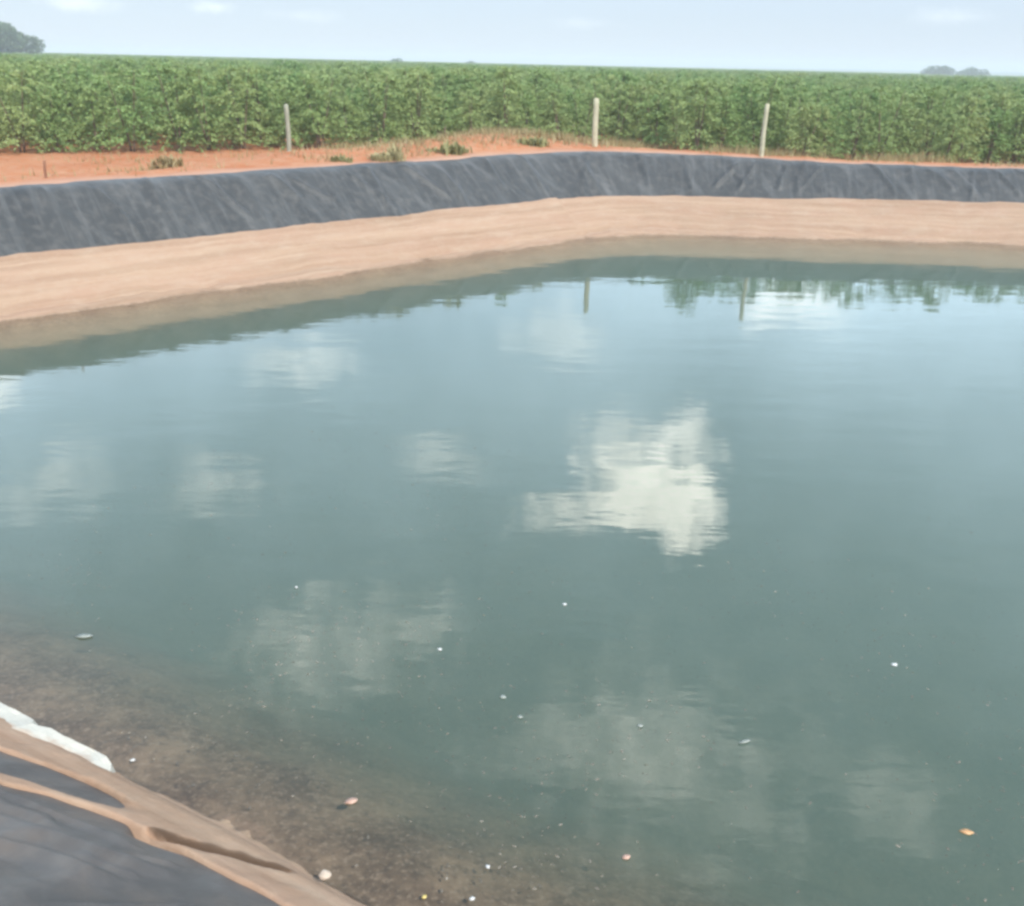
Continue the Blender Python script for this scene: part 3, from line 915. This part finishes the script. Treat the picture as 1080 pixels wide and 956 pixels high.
tuft("grass_tuft", -5.0, 26.2, 0.5, 0.25, 120, "drygrass", "small dry grass tuft left of the green weed clump", 5)

def dry_grass():
    V = []; Fc = []
    def blade(x, y, hh, wd, a, out):
        z = gz(x, y) - 0.03; ca, sa = math.cos(a), math.sin(a); b = len(V)
        V.extend([(x - sa * wd, y + ca * wd, z), (x + sa * wd, y - ca * wd, z), (x + ca * out, y + sa * out, z + hh)])
        Fc.append([b, b + 1, b + 2])
    cnt = 0
    while cnt < 12000:
        x = random.uniform(-16, 24); y = random.uniform(20, 40)
        d = poly_d(x, y)
        if d < 3.4 or d > 13: continue
        cov = float(fbm(np.array(x * .55), np.array(y * .55), 201, 4))
        right_ = 1.0 if x > 3.5 else (0.85 if -6 < x <= 3.5 else 0.16)
        if random.random() > right_ * max(0, cov + 0.12) * 2.2: continue
        hh = random.uniform(.08, .28) * (1.6 if (x > 3.5 and d > 4.4) else 1.0)
        blade(x, y, hh, random.uniform(.008, .022), random.uniform(0, 6.28), random.uniform(.02, .16)); cnt += 1
    for _ in range(4200):
        u = random.gauss(0, 3.2); v = random.gauss(0, 1.3)
        x = -0.6 + 0.8 * u - 0.6 * v; y = 33.2 + 0.6 * u + 0.8 * v
        if poly_d(x, y) < 3.6 or float(fbm(np.array(x * .9), np.array(y * .9), 211, 3)) < -0.05: continue
        blade(x, y, random.uniform(.10, .34), random.uniform(.010, .026), random.uniform(0, 6.28), random.uniform(.03, .2))
    o = mesh_np("dry_grass", V, Fc, M["drygrass"], smooth=False)
    tag(o, "sparse dry grass growing on the soil between liner and crop", "dry grass", kind="stuff")
dry_grass()

# ------------------------------------------------------------------ air
def haze():
    me = bpy.data.meshes.new("haze")
    x0, x1, y0, y1, z0, z1 = -1700, 1700, -60, 1700, -4.0, 16.0
    V = [(x0, y0, z0), (x1, y0, z0), (x1, y1, z0), (x0, y1, z0), (x0, y0, z1), (x1, y0, z1), (x1, y1, z1), (x0, y1, z1)]
    me.from_pydata(V, [], [(0, 3, 2, 1), (4, 5, 6, 7), (0, 1, 5, 4), (1, 2, 6, 5), (2, 3, 7, 6), (3, 0, 4, 7)])
    m = bpy.data.materials.new("haze"); m.use_nodes = True; nt = NT(m.node_tree); nt.n.remove(nt.n["Principled BSDF"])
    v = nt.node("ShaderNodeVolumePrincipled", ins={"Color": (0.86, 0.92, 0.98, 1), "Density": HAZE, "Anisotropy": 0.0})
    nt.l.new(v.outputs[0], nt.n["Material Output"].inputs["Volume"])
    me.materials.append(m)
    o = link(bpy.data.objects.new("haze", me)); tag(o, kind="stuff")
HAZE = 0.0010
if HAZE > 0: haze()

# ------------------------------------------------------------------ sky and sun
SUN = Vector((0.62, -0.78, 0)).normalized(); ELEV = R(50)
sd = Vector((SUN.x * math.cos(ELEV), SUN.y * math.cos(ELEV), math.sin(ELEV)))
sl = bpy.data.lights.new("sun", "SUN"); sl.energy = 3.3; sl.angle = R(0.6); sl.color = (1.0, 0.95, 0.87)
so = link(bpy.data.objects.new("sun", sl)); so.rotation_euler = (-sd).to_track_quat("-Z", "Y").to_euler()
so.location = (20, -20, 60)

w = bpy.data.worlds.new("World"); scene.world = w; w.use_nodes = True
nt = NT(w.node_tree); bg = w.node_tree.nodes["Background"]
sky = nt.node("ShaderNodeTexSky", sky_type="NISHITA"); sky.sun_disc = False
sky.sun_elevation = ELEV; sky.sun_rotation = math.atan2(SUN.x, SUN.y)
sky.air_density = 1.0; sky.dust_density = 0.1; sky.ozone_density = 1.5
SKY = 0.10
gen = nt.node("ShaderNodeTexCoord").outputs["Generated"]
sx = nt.node("ShaderNodeSeparateXYZ"); nt.l.new(gen, sx.inputs[0])
# added bright veil plus the separate cumulus seen mirrored in the pond
n_lo = nt.noise(gen, 9.0, 6, 0.6); n_hi = nt.noise(gen, 26.0, 6, 0.65)
wob = nt.math("ADD", nt.math("MULTIPLY", nt.math("SUBTRACT", n_lo, 0.5), 1.7), nt.math("MULTIPLY", nt.math("SUBTRACT", n_hi, 0.5), 1.8))
az = nt.math("ARCTAN2", sx.outputs[0], sx.outputs[1]); el = nt.math("ARCSINE", sx.outputs[2])
CL = [(7.6, 24.8, 4.4, 2.8, 0.85, 0.9), (9.8, 25.6, 3.0, 2.6, 1.0, 0.7), (9.4, 26.4, 4.6, 2.5, 1.0, 0.55), (12.0, 25.6, 3.4, 3.8, 1.0, 0.6), (12.0, 22.6, 4.0, 3.0, 0.55, 0.9), (8.5, 23.0, 5.2, 2.8, 0.55, 1.0), (4.2, 27.3, 4.4, 2.0, 0.75, 1.0), (6.6, 26.6, 3.0, 1.8, 0.8, 0.7),
      (-4.6, 24.0, 4.2, 1.9, 0.22, 1.1), (-19.6, 24.7, 4.8, 2.6, 0.27, 1.5), (-30.6, 22.8, 6.0, 3.0, 0.45, 1.4), (-33.0, 17.8, 3.0, 1.6, 0.4, 0.9), (-14.5, 17.6, 5.5, 2.2, 0.28, 1.1),
      (-13.5, 35.6, 11.5, 5.0, 0.70, 1.6), (-9.0, 34.8, 6.5, 3.4, 0.5, 1.5), (17.5, 13.0, 4.5, 2.0, 0.30, 1.1), (13.0, 42.0, 16, 7.5, 0.62, 1.5), (29.5, 40.5, 7.0, 3.0, 0.32, 1.2), (3.0, 16.0, 5.0, 2.0, 0.15, 1.0),
      (-17.0, 2.6, 1.6, 0.5, 0.06, 1.2), (-12.5, 2.3, 3.0, 0.6, 0.035, 1.3), (-24, 2.6, 3.0, 0.6, 0.045, 1.2), (4, 2.2, 3.5, 0.5, 0.025, 1.4), (24, 2.6, 3.0, 0.6, 0.03, 1.3)]
acc = None
for a_, e_, wa, we, st, soft in CL:
    u = nt.math("DIVIDE", nt.math("SUBTRACT", az, R(a_)), R(wa)); v = nt.math("DIVIDE", nt.math("SUBTRACT", el, R(e_)), R(we))
    rr = nt.math("SQRT", nt.math("ADD", nt.math("MULTIPLY", u, u), nt.math("MULTIPLY", v, v)))
    q = nt.math("DIVIDE", nt.math("SUBTRACT", nt.math("ADD", 1.0, wob), rr), soft, True)
    q = nt.math("MULTIPLY", nt.math("MULTIPLY", q, nt.math("MULTIPLY", q, nt.math("SUBTRACT", 3.0, nt.math("MULTIPLY", q, 2.0)))), st)
    acc = q if acc is None else nt.math("MAXIMUM", acc, q)
# added bluish veil to brighten the water's reflection, strongest in a belt above the horizon
belt = nt.math("MULTIPLY", nt.ramp(nt.math("DIVIDE", el, R(90)), [(0.03, 0.0), (0.13, 1.0), (0.26, 0.85), (0.55, 0.3)]), 0.50)
thin = nt.math("MULTIPLY", nt.ramp(nt.noise(gen, 3.2, 6, 0.6), [(0.30, 0.45), (0.72, 1.0)]), belt)
veil = nt.node("ShaderNodeMix", data_type="RGBA")
nt.l.new(thin, veil.inputs[0]); nt.l.new(sky.outputs[0], veil.inputs[6]); veil.inputs[7].default_value = (25.0, 31.5, 37.0, 1)
low = nt.node("ShaderNodeMix", data_type="RGBA")       # pale blue air low over the horizon
nt.l.new(nt.ramp(nt.math("DIVIDE", el, R(90)), [(0.0, 0.85), (0.045, 0.75), (0.11, 0.0)]), low.inputs[0])
nt.l.new(veil.outputs[2], low.inputs[6]); low.inputs[7].default_value = (4.8, 5.7, 7.0, 1)
cloud = acc
CLV = 42.0
shade = nt.math("MULTIPLY", nt.math("ADD", 0.50, nt.math("MULTIPLY", n_hi, 1.0)), 1.0)
cc = nt.node("ShaderNodeVectorMath", operation="SCALE"); cc.inputs[0].default_value = (CLV, CLV * 0.975, CLV * 0.89); nt.l.new(shade, cc.inputs["Scale"])
mixc = nt.node("ShaderNodeMix", data_type="RGBA")
nt.l.new(cloud, mixc.inputs[0]); nt.l.new(low.outputs[2], mixc.inputs[6]); nt.l.new(cc.outputs[0], mixc.inputs[7])
nt.l.new(mixc.outputs[2], bg.inputs["Color"]); bg.inputs["Strength"].default_value = SKY

# ------------------------------------------------------------------ render settings
scene.view_settings.view_transform = "Standard"; scene.view_settings.look = "None"
scene.view_settings.exposure = 0.42; scene.view_settings.gamma = 1.0
scene.view_settings.use_curve_mapping = False
scene.render.engine = "CYCLES"
scene.cycles.use_denoising = True
scene.cycles.max_bounces = 8; scene.cycles.volume_bounces = 2; scene.cycles.transparent_max_bounces = 16
scene.cycles.caustics_reflective = False; scene.cycles.caustics_refractive = False
scene.cycles.filter_width = 3.0
